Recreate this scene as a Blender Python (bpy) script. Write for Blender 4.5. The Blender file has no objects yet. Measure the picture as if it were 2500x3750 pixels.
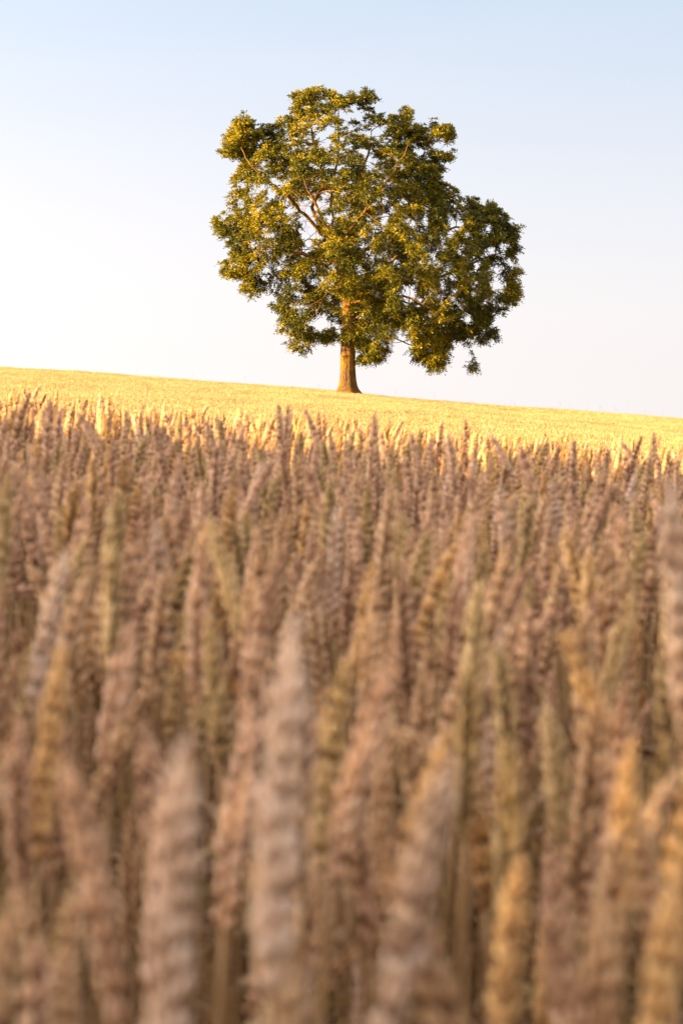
import bpy, math, random
import numpy as np
from mathutils import Vector, Matrix, Euler

R = math.radians
rng = np.random.default_rng(7)
random.seed(7)
scn = bpy.context.scene
COL = scn.collection

# ------------------------------------------------------------------ camera
CAM_Z = 0.935
FPX = 8854.0           # focal length in source pixels (85 mm, portrait 24 x 36)
Y_H = 1600.0           # row of the eye level in the 3750 px high picture
PITCH = math.atan((Y_H - 1875.0) / FPX)
cam_d = bpy.data.cameras.new('camera')
cam = bpy.data.objects.new('camera', cam_d)
COL.objects.link(cam)
cam_d.sensor_fit = 'VERTICAL'
cam_d.sensor_height = 36.0
cam_d.sensor_width = 24.0
cam_d.lens = 85.0
cam_d.clip_start = 0.05
cam_d.clip_end = 20000
cam.location = (0, 0, CAM_Z)
cam.rotation_euler = (math.pi / 2 + PITCH, 0, 0)
cam_d.dof.use_dof = True
cam_d.dof.focus_distance = 60.0
cam_d.dof.aperture_fstop = 12.0
scn.camera = cam

# ------------------------------------------------------------------ sky + sun
SUN_EL = R(9.0)
SUN_A = R(75.0)        # from straight behind the camera round to its left
sdir = Vector((-math.sin(SUN_A) * math.cos(SUN_EL), -math.cos(SUN_A) * math.cos(SUN_EL), math.sin(SUN_EL)))
w = bpy.data.worlds.new('World')
scn.world = w
w.use_nodes = True
wn = w.node_tree
wn.nodes.clear()
sky = wn.nodes.new('ShaderNodeTexSky')
sky.sky_type = 'NISHITA'
sky.sun_disc = False
sky.sun_elevation = SUN_EL
sky.sun_rotation = math.atan2(sdir.x, sdir.y)
sky.altitude = 100
sky.air_density = 1.0
sky.dust_density = 3.0
sky.ozone_density = 2.0
bg = wn.nodes.new('ShaderNodeBackground')
bg.inputs['Strength'].default_value = 0.10
# thin bright haze over the physical sky: milky white at the horizon, pale blue higher up
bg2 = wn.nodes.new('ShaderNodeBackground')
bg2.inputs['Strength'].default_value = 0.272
tcw = wn.nodes.new('ShaderNodeTexCoord')
sep = wn.nodes.new('ShaderNodeSeparateXYZ')
wn.links.new(tcw.outputs['Generated'], sep.inputs[0])
crw = wn.nodes.new('ShaderNodeValToRGB')
e_ = crw.color_ramp.elements
for _ in range(4): e_.new(.5)
for el_, (p_, c_) in zip(e_, [(0.0, (.89, .85, .84)), (.05, (.85, .82, .84)), (.10, (.74, .75, .82)), (.19, (.52, .62, .77)), (.5, (.50, .52, .60)), (1.0, (.48, .49, .56))]):
    el_.position = p_; el_.color = (*c_, 1)
wn.links.new(sep.outputs['Z'], crw.inputs[0])
# forward-scattering glow added towards the low sun, to lift and warm the shade
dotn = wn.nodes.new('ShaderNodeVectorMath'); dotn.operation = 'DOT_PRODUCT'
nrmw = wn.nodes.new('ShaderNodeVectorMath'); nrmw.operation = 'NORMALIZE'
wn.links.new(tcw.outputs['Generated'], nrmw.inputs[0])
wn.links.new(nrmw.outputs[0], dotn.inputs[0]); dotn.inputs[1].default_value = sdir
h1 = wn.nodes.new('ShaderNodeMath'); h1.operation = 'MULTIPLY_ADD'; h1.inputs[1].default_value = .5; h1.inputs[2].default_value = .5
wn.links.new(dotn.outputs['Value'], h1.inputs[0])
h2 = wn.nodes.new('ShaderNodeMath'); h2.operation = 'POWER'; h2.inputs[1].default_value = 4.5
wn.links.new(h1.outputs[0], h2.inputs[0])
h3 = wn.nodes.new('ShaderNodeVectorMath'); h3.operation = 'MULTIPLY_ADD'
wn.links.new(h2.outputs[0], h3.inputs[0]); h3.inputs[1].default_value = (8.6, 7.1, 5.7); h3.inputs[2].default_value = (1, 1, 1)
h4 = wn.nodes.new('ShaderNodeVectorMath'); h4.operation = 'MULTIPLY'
# faint high cloud streaks
cmap = wn.nodes.new('ShaderNodeMapping'); cmap.inputs['Scale'].default_value = (2.2, 2.2, 16); cmap.inputs['Rotation'].default_value = (0, .03, 0)
wn.links.new(nrmw.outputs[0], cmap.inputs[0])
cns = wn.nodes.new('ShaderNodeTexNoise'); cns.inputs['Scale'].default_value = 1.6; cns.inputs['Detail'].default_value = 4
wn.links.new(cmap.outputs[0], cns.inputs['Vector'])
cmr = wn.nodes.new('ShaderNodeMapRange'); cmr.inputs['From Min'].default_value = .45; cmr.inputs['From Max'].default_value = .75
cmr.inputs['To Min'].default_value = 0.0; cmr.inputs['To Max'].default_value = .15
wn.links.new(cns.outputs['Fac'], cmr.inputs['Value'])
cmx = wn.nodes.new('ShaderNodeMix'); cmx.data_type = 'RGBA'
wn.links.new(cmr.outputs[0], cmx.inputs[0]); wn.links.new(crw.outputs[0], cmx.inputs[6]); cmx.inputs[7].default_value = (.80, .77, .80, 1)
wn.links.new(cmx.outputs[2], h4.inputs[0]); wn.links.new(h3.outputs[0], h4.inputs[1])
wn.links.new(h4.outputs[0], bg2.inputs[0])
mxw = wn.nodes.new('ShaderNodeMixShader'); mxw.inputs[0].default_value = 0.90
wo = wn.nodes.new('ShaderNodeOutputWorld')
wn.links.new(sky.outputs[0], bg.inputs[0])
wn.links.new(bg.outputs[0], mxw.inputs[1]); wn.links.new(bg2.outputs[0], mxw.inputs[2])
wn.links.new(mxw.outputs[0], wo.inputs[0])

sd = bpy.data.lights.new('sun', 'SUN')
sd.energy = 5.0
sd.angle = R(0.5)
sd.color = (1.0, 0.71, 0.27)
sun = bpy.data.objects.new('sun', sd)
COL.objects.link(sun)
sun.rotation_euler = sdir.to_track_quat('Z', 'Y').to_euler()
sun.location = (-60, -20, 30)

scn.view_settings.view_transform = 'Standard'
scn.view_settings.look = 'None'
scn.view_settings.exposure = 2.06
scn.view_settings.gamma = 1.0
scn.view_settings.use_curve_mapping = False
scn.cycles.max_bounces = 7
scn.cycles.diffuse_bounces = 4
scn.cycles.transmission_bounces = 5
scn.cycles.transparent_max_bounces = 8
scn.cycles.use_denoising = True


# ------------------------------------------------------------------ helpers
def tag(o, label=None, cat=None, group=None, kind=None):
    if label: o['label'] = label
    if cat: o['category'] = cat
    if group: o['group'] = group
    if kind: o['kind'] = kind
    return o


def mesh_np(name, V, F, mat=None, smooth=True, mat_idx=None, mats=None):
    """V (n,3); F list of index tuples or (m,k) array."""
    me = bpy.data.meshes.new(name)
    V = np.asarray(V, dtype=np.float32)
    if isinstance(F, np.ndarray):
        m, k = F.shape
        me.vertices.add(len(V))
        me.vertices.foreach_set('co', V.ravel())
        me.loops.add(m * k)
        me.loops.foreach_set('vertex_index', F.astype(np.int32).ravel())
        me.polygons.add(m)
        me.polygons.foreach_set('loop_start', np.arange(0, m * k, k, dtype=np.int32))
        me.update(calc_edges=True)
    else:
        me.from_pydata(V.tolist(), [], F)
        me.update()
    if smooth:
        me.polygons.foreach_set('use_smooth', np.ones(len(me.polygons), dtype=bool))
    for mt in (mats or ([mat] if mat else [])):
        me.materials.append(mt)
    if mat_idx is not None:
        me.polygons.foreach_set('material_index', np.asarray(mat_idx, dtype=np.int32))
    return me


def link(name, data, parent=None):
    o = bpy.data.objects.new(name, data)
    COL.objects.link(o)
    if parent is not None: o.parent = parent
    return o


class Geo:
    """collects quads / tris in numpy friendly lists (all faces as quads or tris)"""
    def __init__(self):
        self.v = []; self.f = []; self.m = []; self.n = 0
        self.a = []

    def add(self, V, F, m=0, a=0.0):
        V = np.asarray(V, float)
        self.v.append(V)
        self.f += [tuple(i + self.n for i in f) for f in F]
        self.m += [m] * len(F)
        self.a.append(np.full(len(V), a) if np.isscalar(a) else np.asarray(a))
        self.n += len(V)

    def mesh(self, name, mats, smooth=True):
        V = np.vstack(self.v)
        me = mesh_np(name, V, self.f, smooth=smooth, mats=mats, mat_idx=self.m)
        at = me.attributes.new('tone', 'FLOAT', 'POINT')
        at.data.foreach_set('value', np.concatenate(self.a).astype(np.float32))
        return me


def frame(t):
    t = t / (np.linalg.norm(t) + 1e-9)
    a = np.array([0, 0, 1.0]) if abs(t[2]) < 0.9 else np.array([1.0, 0, 0])
    u = np.cross(a, t); u /= np.linalg.norm(u)
    v = np.cross(t, u)
    return u, v


def tube_geo(P, rad, k=6, cap=True):
    P = np.asarray(P, float); n = len(P)
    T = np.gradient(P, axis=0)
    T /= np.linalg.norm(T, axis=1)[:, None] + 1e-9
    u, v = frame(T[0])
    V = []
    for i in range(n):
        u = u - T[i] * np.dot(u, T[i]); u /= np.linalg.norm(u) + 1e-9
        v = np.cross(T[i], u)
        for j in range(k):
            a = 2 * math.pi * j / k
            V.append(P[i] + rad[i] * (math.cos(a) * u + math.sin(a) * v))
    F = []
    for i in range(n - 1):
        for j in range(k):
            j2 = (j + 1) % k
            F.append((i * k + j, i * k + j2, (i + 1) * k + j2, (i + 1) * k + j))
    if cap:
        F.append(tuple((n - 1) * k + j for j in range(k)))
    return np.array(V), F


# ------------------------------------------------------------------ materials
def new_mat(name):
    m = bpy.data.materials.new(name)
    m.use_nodes = True
    nt = m.node_tree
    nt.nodes.clear()
    out = nt.nodes.new('ShaderNodeOutputMaterial')
    return m, nt, out


def N(nt, typ, **kw):
    n = nt.nodes.new(typ)
    for k, v in kw.items():
        if k.startswith('i_'):
            n.inputs[int(k[2:])].default_value = v
        else:
            setattr(n, k, v)
    return n


def ramp(nt, stops, interp='LINEAR'):
    n = nt.nodes.new('ShaderNodeValToRGB')
    cr = n.color_ramp
    cr.interpolation = interp
    while len(cr.elements) < len(stops): cr.elements.new(0.5)
    for e, (p, c) in zip(cr.elements, stops):
        e.position = p; e.color = (*c, 1)
    return n


def leafy_mat(name, cols, transl, rough=0.6, noise_scale=60.0, attr_amt=0.25, tr_tint=(1, 1, 1), spec=0.3):
    """cols: list of albedo stops picked by per-object random; surface noise adds grain"""
    m, nt, out = new_mat(name)
    L = nt.links.new
    oi = N(nt, 'ShaderNodeObjectInfo')
    tc = N(nt, 'ShaderNodeTexCoord')
    nz = N(nt, 'ShaderNodeTexNoise'); nz.inputs['Scale'].default_value = noise_scale
    nz.inputs['Detail'].default_value = 3
    L(tc.outputs['Object'], nz.inputs['Vector'])
    at = N(nt, 'ShaderNodeAttribute', attribute_name='tone')
    mx = N(nt, 'ShaderNodeMath', operation='MULTIPLY_ADD')
    L(nz.outputs['Fac'], mx.inputs[0]); mx.inputs[1].default_value = 0.7
    ad = N(nt, 'ShaderNodeMath', operation='MULTIPLY_ADD')
    L(oi.outputs['Random'], ad.inputs[0]); ad.inputs[1].default_value = 0.45
    ad.inputs[2].default_value = -0.1
    L(ad.outputs[0], mx.inputs[2])
    ad2 = N(nt, 'ShaderNodeMath', operation='MULTIPLY_ADD')
    L(at.outputs['Fac'], ad2.inputs[0]); ad2.inputs[1].default_value = attr_amt
    L(mx.outputs[0], ad2.inputs[2])
    rp = ramp(nt, [(i / (len(cols) - 1), c) for i, c in enumerate(cols)])
    L(ad2.outputs[0], rp.inputs[0])
    bs = N(nt, 'ShaderNodeBsdfPrincipled')
    bs.inputs['Roughness'].default_value = rough
    bs.inputs['Specular IOR Level'].default_value = spec
    L(rp.outputs[0], bs.inputs['Base Color'])
    tr = N(nt, 'ShaderNodeBsdfTranslucent')
    mt = N(nt, 'ShaderNodeMix', data_type='RGBA', blend_type='MULTIPLY')
    mt.inputs[0].default_value = 1.0
    L(rp.outputs[0], mt.inputs[6]); mt.inputs[7].default_value = (*tr_tint, 1)
    L(mt.outputs[2], tr.inputs['Color'])
    ms = N(nt, 'ShaderNodeMixShader'); ms.inputs[0].default_value = transl
    L(bs.outputs[0], ms.inputs[1]); L(tr.outputs[0], ms.inputs[2])
    L(ms.outputs[0], out.inputs['Surface'])
    return m


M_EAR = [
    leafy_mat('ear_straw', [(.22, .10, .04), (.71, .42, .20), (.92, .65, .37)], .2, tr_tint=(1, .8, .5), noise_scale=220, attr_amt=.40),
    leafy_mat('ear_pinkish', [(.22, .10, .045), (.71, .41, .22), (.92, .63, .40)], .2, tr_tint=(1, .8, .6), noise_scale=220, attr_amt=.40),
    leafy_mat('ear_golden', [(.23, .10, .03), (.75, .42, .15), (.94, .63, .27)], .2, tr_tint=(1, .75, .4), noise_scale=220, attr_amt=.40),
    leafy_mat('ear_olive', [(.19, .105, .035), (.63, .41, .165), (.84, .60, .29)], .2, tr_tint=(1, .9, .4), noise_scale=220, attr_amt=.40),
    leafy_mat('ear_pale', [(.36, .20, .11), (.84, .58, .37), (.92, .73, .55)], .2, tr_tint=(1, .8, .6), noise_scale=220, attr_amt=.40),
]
TONE = ['straw-coloured', 'pinkish-tan', 'golden-brown', 'olive-tinged', 'pale cream']
M_STEM = leafy_mat('wheat_stem', [(.22, .11, .045), (.46, .28, .12), (.60, .41, .21)], .1, noise_scale=20)
M_LEAF = leafy_mat('wheat_dry_leaf', [(.18, .10, .045), (.44, .28, .14), (.56, .40, .24)], .3, noise_scale=12)
M_LEAFG = leafy_mat('wheat_green_leaf', [(.20, .13, .035), (.38, .26, .09), (.50, .35, .15)], .3, noise_scale=12)
M_FAR = leafy_mat('distant_wheat', [(.34, .21, .08), (.60, .41, .165), (.75, .555, .26)], .15, tr_tint=(1, .8, .5), noise_scale=3.0, attr_amt=.6)


def bark_mat():
    m, nt, out = new_mat('bark')
    L = nt.links.new
    tc = N(nt, 'ShaderNodeTexCoord')
    mp = N(nt, 'ShaderNodeMapping'); mp.inputs['Scale'].default_value = (9, 9, 1.6)
    L(tc.outputs['Object'], mp.inputs[0])
    n1 = N(nt, 'ShaderNodeTexNoise'); n1.inputs['Scale'].default_value = 2.2; n1.inputs['Detail'].default_value = 6
    n1.inputs['Roughness'].default_value = .65
    L(mp.outputs[0], n1.inputs['Vector'])
    v = N(nt, 'ShaderNodeTexVoronoi'); v.feature = 'DISTANCE_TO_EDGE'; v.inputs['Scale'].default_value = 1.5
    ndist = N(nt, 'ShaderNodeMix', data_type='RGBA'); ndist.inputs[0].default_value = .35
    L(mp.outputs[0], ndist.inputs[6]); L(n1.outputs['Color'], ndist.inputs[7])
    L(ndist.outputs[2], v.inputs['Vector'])
    n2 = N(nt, 'ShaderNodeTexNoise'); n2.inputs['Scale'].default_value = .9; n2.inputs['Detail'].default_value = 4
    L(tc.outputs['Object'], n2.inputs['Vector'])
    r1 = ramp(nt, [(.3, (.06, .032, .014)), (.62, (.21, .11, .04))])
    r2 = ramp(nt, [(.3, (.12, .06, .015)), (.62, (.42, .195, .022))])
    L(n1.outputs['Fac'], r1.inputs[0]); L(n1.outputs['Fac'], r2.inputs[0])
    rr = ramp(nt, [(.4, (0, 0, 0)), (.6, (1, 1, 1))]); L(n2.outputs['Fac'], rr.inputs[0])
    mx = N(nt, 'ShaderNodeMix', data_type='RGBA')
    L(rr.outputs[0], mx.inputs[0]); L(r1.outputs[0], mx.inputs[6]); L(r2.outputs[0], mx.inputs[7])
    mul = N(nt, 'ShaderNodeMath', operation='MULTIPLY_ADD')
    L(v.outputs['Distance'], mul.inputs[0]); mul.inputs[1].default_value = 1.5
    L(n1.outputs['Fac'], mul.inputs[2])
    bp = N(nt, 'ShaderNodeBump'); bp.inputs['Strength'].default_value = .9; bp.inputs['Distance'].default_value = .06
    L(mul.outputs[0], bp.inputs['Height'])
    bs = N(nt, 'ShaderNodeBsdfPrincipled'); bs.inputs['Roughness'].default_value = .9
    bs.inputs['Specular IOR Level'].default_value = .15
    L(mx.outputs[2], bs.inputs['Base Color']); L(bp.outputs[0], bs.inputs['Normal'])
    L(bs.outputs[0], out.inputs['Surface'])
    return m


M_BARK = bark_mat()


def foliage_mat(name, cols, transl=.16, tint=(1, 1, .4)):
    m, nt, out = new_mat(name)
    L = nt.links.new
    at = N(nt, 'ShaderNodeAttribute', attribute_name='tone')
    rp = ramp(nt, [(i / (len(cols) - 1), c) for i, c in enumerate(cols)])
    L(at.outputs['Fac'], rp.inputs[0])
    bs = N(nt, 'ShaderNodeBsdfPrincipled'); bs.inputs['Roughness'].default_value = .5
    bs.inputs['Specular IOR Level'].default_value = .25
    L(rp.outputs[0], bs.inputs['Base Color'])
    tr = N(nt, 'ShaderNodeBsdfTranslucent')
    mt = N(nt, 'ShaderNodeMix', data_type='RGBA', blend_type='MULTIPLY')
    mt.inputs[0].default_value = 1.0
    L(rp.outputs[0], mt.inputs[6]); mt.inputs[7].default_value = (*tint, 1)
    L(mt.outputs[2], tr.inputs['Color'])
    ms = N(nt, 'ShaderNodeMixShader'); ms.inputs[0].default_value = transl
    L(bs.outputs[0], ms.inputs[1]); L(tr.outputs[0], ms.inputs[2])
    L(ms.outputs[0], out.inputs['Surface'])
    return m


M_CROWN = foliage_mat('ash_foliage', [(.018, .027, .003), (.115, .105, .005), (.32, .24, .008), (.58, .40, .012)])
M_HEDGE = foliage_mat('hedge_foliage', [(.03, .05, .012), (.06, .085, .02), (.10, .11, .025)])


def soil_mat():
    m, nt, out = new_mat('soil_under_wheat')
    L = nt.links.new
    tc = N(nt, 'ShaderNodeTexCoord')
    n1 = N(nt, 'ShaderNodeTexNoise'); n1.inputs['Scale'].default_value = 6; n1.inputs['Detail'].default_value = 8
    n1.inputs['Roughness'].default_value = .7
    L(tc.outputs['Object'], n1.inputs['Vector'])
    r1 = ramp(nt, [(.3, (.10, .065, .035)), (.55, (.22, .15, .08)), (.75, (.36, .26, .14))])
    L(n1.outputs['Fac'], r1.inputs[0])
    bp = N(nt, 'ShaderNodeBump'); bp.inputs['Strength'].default_value = .8; bp.inputs['Distance'].default_value = .05
    L(n1.outputs['Fac'], bp.inputs['Height'])
    bs = N(nt, 'ShaderNodeBsdfPrincipled'); bs.inputs['Roughness'].default_value = .95
    L(r1.outputs[0], bs.inputs['Base Color']); L(bp.outputs[0], bs.inputs['Normal'])
    L(bs.outputs[0], out.inputs['Surface'])
    return m


M_SOIL = soil_mat()

# ------------------------------------------------------------------ terrain
CROP = 0.82
_ky = [-6000, -400, -60, -20, 0, 5, 9, 14, 20, 30, 45, 60, 80, 100, 120, 138, 144, 150, 158, 170, 200, 260, 400, 800, 2500, 6000]
_kz = [-40, -12, -1.2, -.25, -.115, -.125, -.19, -.36, -.62, -.92, -1.08, -1.16, -1.22, -1.23, -1.19, -1.14, -1.13, -1.17, -1.40, -2.1, -4.5, -10, -22, -40, -60, -60]
_yy = np.concatenate([np.linspace(-6000, -200, 200), np.linspace(-199, 500, 3000), np.linspace(505, 6000, 300)])
_zz = np.interp(_yy, _ky, _kz)
_core = (_yy > -60) & (_yy < 190)
_k = np.exp(-np.linspace(-2, 2, 21) ** 2); _k /= _k.sum()
_zs = np.convolve(np.pad(_zz, 10, mode='edge'), _k, mode='valid')
_zz = np.where(_core, _zs, _zz)
SHEAR = 0.026
LAT = 0.078


def ground(x, y):
    x = np.asarray(x, float); y = np.asarray(y, float)
    z = np.interp(y, _yy, _zz) + SHEAR * np.clip(y, -150, 150)
    xl = 90 * np.tanh(x / 90)
    z = z - LAT * xl
    und = .05 * np.sin(x * .19 + y * .021) + .035 * np.sin(x * .43 + 1.3 + y * .05) + .03 * np.sin(y * .23 + x * .06)
    z = z + und * np.clip((y - 30) / 60, 0, 1)
    return z + CAM_Z - CROP


def build_ground():
    ys = np.concatenate([[-6000, -3000, -1200, -500, -250, -120], np.linspace(-60, 200, 261), [220, 250, 300, 400, 600, 1000, 2000, 3500, 6000]])
    xs = np.concatenate([[-6000, -3000, -1200, -500, -300, -200, -140, -100], np.linspace(-70, 70, 106), [100, 140, 200, 300, 500, 1200, 3000, 6000]])
    X, Y = np.meshgrid(xs, ys)
    Z = ground(X, Y)
    V = np.stack([X.ravel(), Y.ravel(), Z.ravel()], 1)
    nx, ny = len(xs), len(ys)
    i = np.arange(ny - 1)[:, None] * nx + np.arange(nx - 1)[None, :]
    F = np.stack([i, i + 1, i + nx + 1, i + nx], -1).reshape(-1, 4)
    o = link('ground', mesh_np('ground', V, F, M_SOIL))
    tag(o, kind='structure')


build_ground()

# ------------------------------------------------------------------ the tree
TREE_Y = 142.0
S = 81.5 * (142.0 / TREE_Y)      # traced units per metre
TX = 0.32
CROPTOP = float(ground(TX, TREE_Y)) + CROP


def tz(px, py):  # traced outline -> metres beside / above the foot of the trunk
    return (px - 680) / 81.5, (1490 - py) / 81.5


OUT = [(75,350),(110,290),(110,245),(150,225),(160,180),(190,160),(225,200),(250,240),(265,260),(300,215),(330,200),(335,150),(375,165),(405,180),(420,110),(410,75),(455,50),(480,75),(500,50),(540,55),(570,25),(600,40),(650,75),(690,95),(715,85),(745,60),(785,40),(810,70),(820,120),(850,180),(865,210),(890,170),(935,190),(945,150),(965,125),(980,165),(1020,195),(1085,170),(1100,200),(1130,195),(1150,230),(1190,225),(1195,290),(1170,320),(1190,345),(1175,400),(1120,380),(1110,400),(1130,450),(1140,510),(1185,490),(1210,550),(1280,575),(1310,610),(1350,565),(1380,600),(1430,640),(1450,680),(1500,700),(1480,760),(1490,820),(1440,850),(1490,880),(1515,920),(1480,960),(1510,1010),(1490,1070),(1450,1060),(1430,1130),(1390,1170),(1395,1210),(1340,1260),(1290,1250),(1310,1310),(1330,1340),(1290,1380),(1240,1370),(1260,1320),(1250,1240),(1170,1225),(1175,1300),(1140,1340),(1130,1390),(1085,1385),(1060,1350),(1040,1330),(960,1320),(930,1340),(870,1290),(850,1330),(780,1340),(720,1355),(750,1300),(720,1250),(650,1280),(640,1210),(600,1240),(545,1255),(540,1220),(500,1250),(490,1300),(435,1300),(400,1270),(400,1200),(335,1215),(350,1170),(400,1130),(340,1080),(350,1030),(330,960),(285,990),(240,1020),(180,995),(190,940),(130,930),(75,925),(100,880),(130,820),(150,790),(90,780),(80,720),(35,685),(70,640),(120,620),(120,560),(130,500),(150,440),(190,400),(170,370),(110,375)]
HOLES = [(500,600,42),(560,600,36),(430,620,26),(600,630,22),(505,710,30),(545,760,14),(612,720,18),(800,260,26),(850,235,14),(370,500,26),(400,465,16),(250,550,18),(320,545,14),(790,390,28),(740,380,16),(840,410,18),(880,440,14),(830,690,28),(760,690,22),(700,650,16),(870,520,18),(1075,830,26),(1190,690,26),(1220,830,22),(960,1015,26),(1020,1065,18),(585,345,18),(630,440,15),(680,590,16),(950,600,22),(560,1150,24),(520,1140,14),(1310,840,18),(1370,980,16),(1250,1140,20),(980,690,20),(1160,760,15),(965,490,18),(1290,900,14),(640,1180,14),(1100,310,14),(1150,330,16),(455,1070,12),(490,775,14),(290,710,12),(180,595,14),(1130,910,12),(1380,900,20),(1340,700,12),(1280,990,14),(1240,740,14),(1430,790,12),(190,510,14),(420,950,10),(880,640,14),(1060,640,14),(780,790,14),(860,840,10)]
OUT_M = np.array([tz(*p) for p in OUT])
HO_M = np.array([(*tz(a, b), r / 81.5) for a, b, r in HOLES])


def inside(P):
    x, y = P[:, 0], P[:, 1]
    c = np.zeros(len(P), bool)
    n = len(OUT_M)
    j = n - 1
    for i in range(n):
        xi, yi = OUT_M[i]; xj, yj = OUT_M[j]
        cond = ((yi > y) != (yj > y)) & (x < (xj - xi) * (y - yi) / (yj - yi + 1e-12) + xi)
        c ^= cond
        j = i
    return c


def edge_dist(P):
    A = OUT_M; B = np.roll(OUT_M, -1, 0)
    d = np.full(len(P), 1e9)
    for a, b in zip(A, B):
        ab = b - a
        t = np.clip(((P - a) @ ab) / (ab @ ab + 1e-12), 0, 1)
        d = np.minimum(d, np.linalg.norm(P - a - t[:, None] * ab, axis=1))
    return d


def hash_noise(P, s, seed):
    """cheap smooth value noise"""
    r = np.random.default_rng(seed)
    tab = r.random((32, 32, 32))
    Q = P / s + 100
    i = np.floor(Q).astype(int); f = Q - i; f = f * f * (3 - 2 * f)
    out = 0
    for dx in (0, 1):
        for dy in (0, 1):
            for dz in (0, 1):
                wgt = (f[:, 0] if dx else 1 - f[:, 0]) * (f[:, 1] if dy else 1 - f[:, 1]) * (f[:, 2] if dz else 1 - f[:, 2])
                out = out + wgt * tab[(i[:, 0] + dx) % 32, (i[:, 1] + dy) % 32, (i[:, 2] + dz) % 32]
    return out


def crown_points(n, inset, seed):
    r = np.random.default_rng(seed)
    got = []
    cnt = 0
    while cnt < n:
        P = np.stack([r.uniform(-8, 10.4, 20000), r.uniform(1, 18.1, 20000)], 1)
        P = P[inside(P)]
        d = edge_dist(P)
        k = d > inset
        for hx, hz, hr in HO_M:
            k &= np.hypot(P[:, 0] - hx, P[:, 1] - hz) > hr + inset * .6
        P, d = P[k], d[k]
        # half thickness of the crown at this spot
        cx, cz = .8, 9.5
        rr = np.clip(1 - ((P[:, 0] - cx) / 10.2) ** 2 - ((P[:, 1] - cz) / 9.6) ** 2, 0, 1)
        half = np.minimum(.5 + 1.7 * d, 7.2 * np.sqrt(rr) + .5)
        u = r.uniform(-1, 1, len(P))
        u = np.sign(u) * np.abs(u) ** .62          # more leaves in the outer shell
        Q = np.stack([P[:, 0], u * half, P[:, 1]], 1); dd = d
        # clumps with air between them
        nn = hash_noise(Q, 1.5, 5) * .65 + hash_noise(Q, .7, 6) * .35
        fill = (Q[:, 0] > 4.9) & (Q[:, 0] < 8.2) & (Q[:, 2] > 9.6) & (Q[:, 2] < 12.6)
        Q = Q[((nn > .34) & fill) | (nn > .515 - .12 * np.clip(1 - dd / .9, 0, 1))]
        # probability falls where the crown is thick, keeps the sheet density even
        got.append(Q); cnt += len(Q)
    return np.vstack(got)[:n]


def px3(px, py, d):
    a, b = tz(px, py)
    return [a, d, b]


TRUNK = [px3(683,1560,0), px3(683,1480,0), px3(684,1420,0), px3(683,1330,0), px3(686,1250,0), px3(690,1150,0), px3(688,1060,0), px3(676,960,-.1), px3(650,880,0), px3(620,810,.1), px3(600,745,.1)]
LIMBS = [  # (index on trunk, points)
    (10, [(560,735,-.4),(520,690,-.8),(480,648,-1.0),(445,612,-1.3),(415,575,-1.6),(370,540,-2.0),(300,500,-2.6),(240,440,-3)]),
    (10, [(560,690,.0),(525,645,.1),(512,605,.2),(535,560,.2),(568,500,.3),(560,455,.2),(545,380,0),(520,290,-.2),(500,180,-.4)]),
    (10, [(606,690,.3),(618,655,.5),(600,600,.6),(612,520,.6),(630,420,.7),(640,300,.9),(640,180,.9)]),
    (9, [(640,735,.2),(668,700,.5),(694,668,.8),(716,600,1.2),(728,520,1.6),(755,420,2.2),(790,300,2.6),(800,180,2.8)]),
    (9, [(650,760,-.6),(700,720,-1.5),(760,650,-2.6),(830,560,-3.4),(900,470,-4.0),(960,360,-4.2)]),
    (8, [(700,850,.6),(790,790,1.6),(880,700,2.6),(960,600,3.3),(1020,480,3.6),(1050,340,3.4)]),
    (7, [(760,930,.4),(860,880,.6),(980,800,.6),(1090,720,.4),(1200,700,.3),(1330,700,.2)]),
    (6, [(740,1020,-.3),(800,1022,-.8),(860,985,-1.2),(930,965,-1.4),(1000,980,-1.2),(1100,950,-.6),(1210,900,0),(1330,850,.3),(1420,820,.4)]),
    (6, [(760,1060,-1.2),(840,1060,-2.4),(940,1040,-3.5),(1030,1080,-4.2),(1110,1150,-4.5)]),
    (7, [(640,960,-.9),(600,1010,-2.0),(560,1062,-2.8),(500,1050,-3.5),(440,1080,-4.0)]),
    (7, [(620,920,-.6),(560,880,-1.8),(470,850,-3.0),(370,830,-3.7),(260,820,-4.2)]),
    (8, [(600,860,.8),(520,830,2.0),(420,790,3.0),(310,740,3.8),(200,700,4.0)]),
    (6, [(650,1020,1.0),(600,1050,2.2),(520,1060,3.2),(460,1130,3.6)]),
    (6, [(740,1060,1.2),(830,1060,2.6),(950,1040,3.6),(1080,1050,4.2),(1200,1080,4.0)]),
    (8, [(640,830,-1.0),(600,760,-2.6),(560,680,-4.0),(500,560,-4.8),(450,420,-4.8),(420,300,-4.2)]),
    (6, [(800,1100,.8),(900,1120,1.4),(1000,1110,1.6),(1110,1130,1.5),(1200,1160,1.4),(1255,1215,1.3),(1275,1290,1.3),(1285,1350,1.3)]),
    (5, [(760,1150,.6),(850,1200,1.0),(940,1240,1.2),(1040,1280,1.2)]),
    (5, [(740,1130,-.8),(790,1180,-1.6),(850,1230,-2.0),(900,1260,-2.2)]),
]


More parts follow.
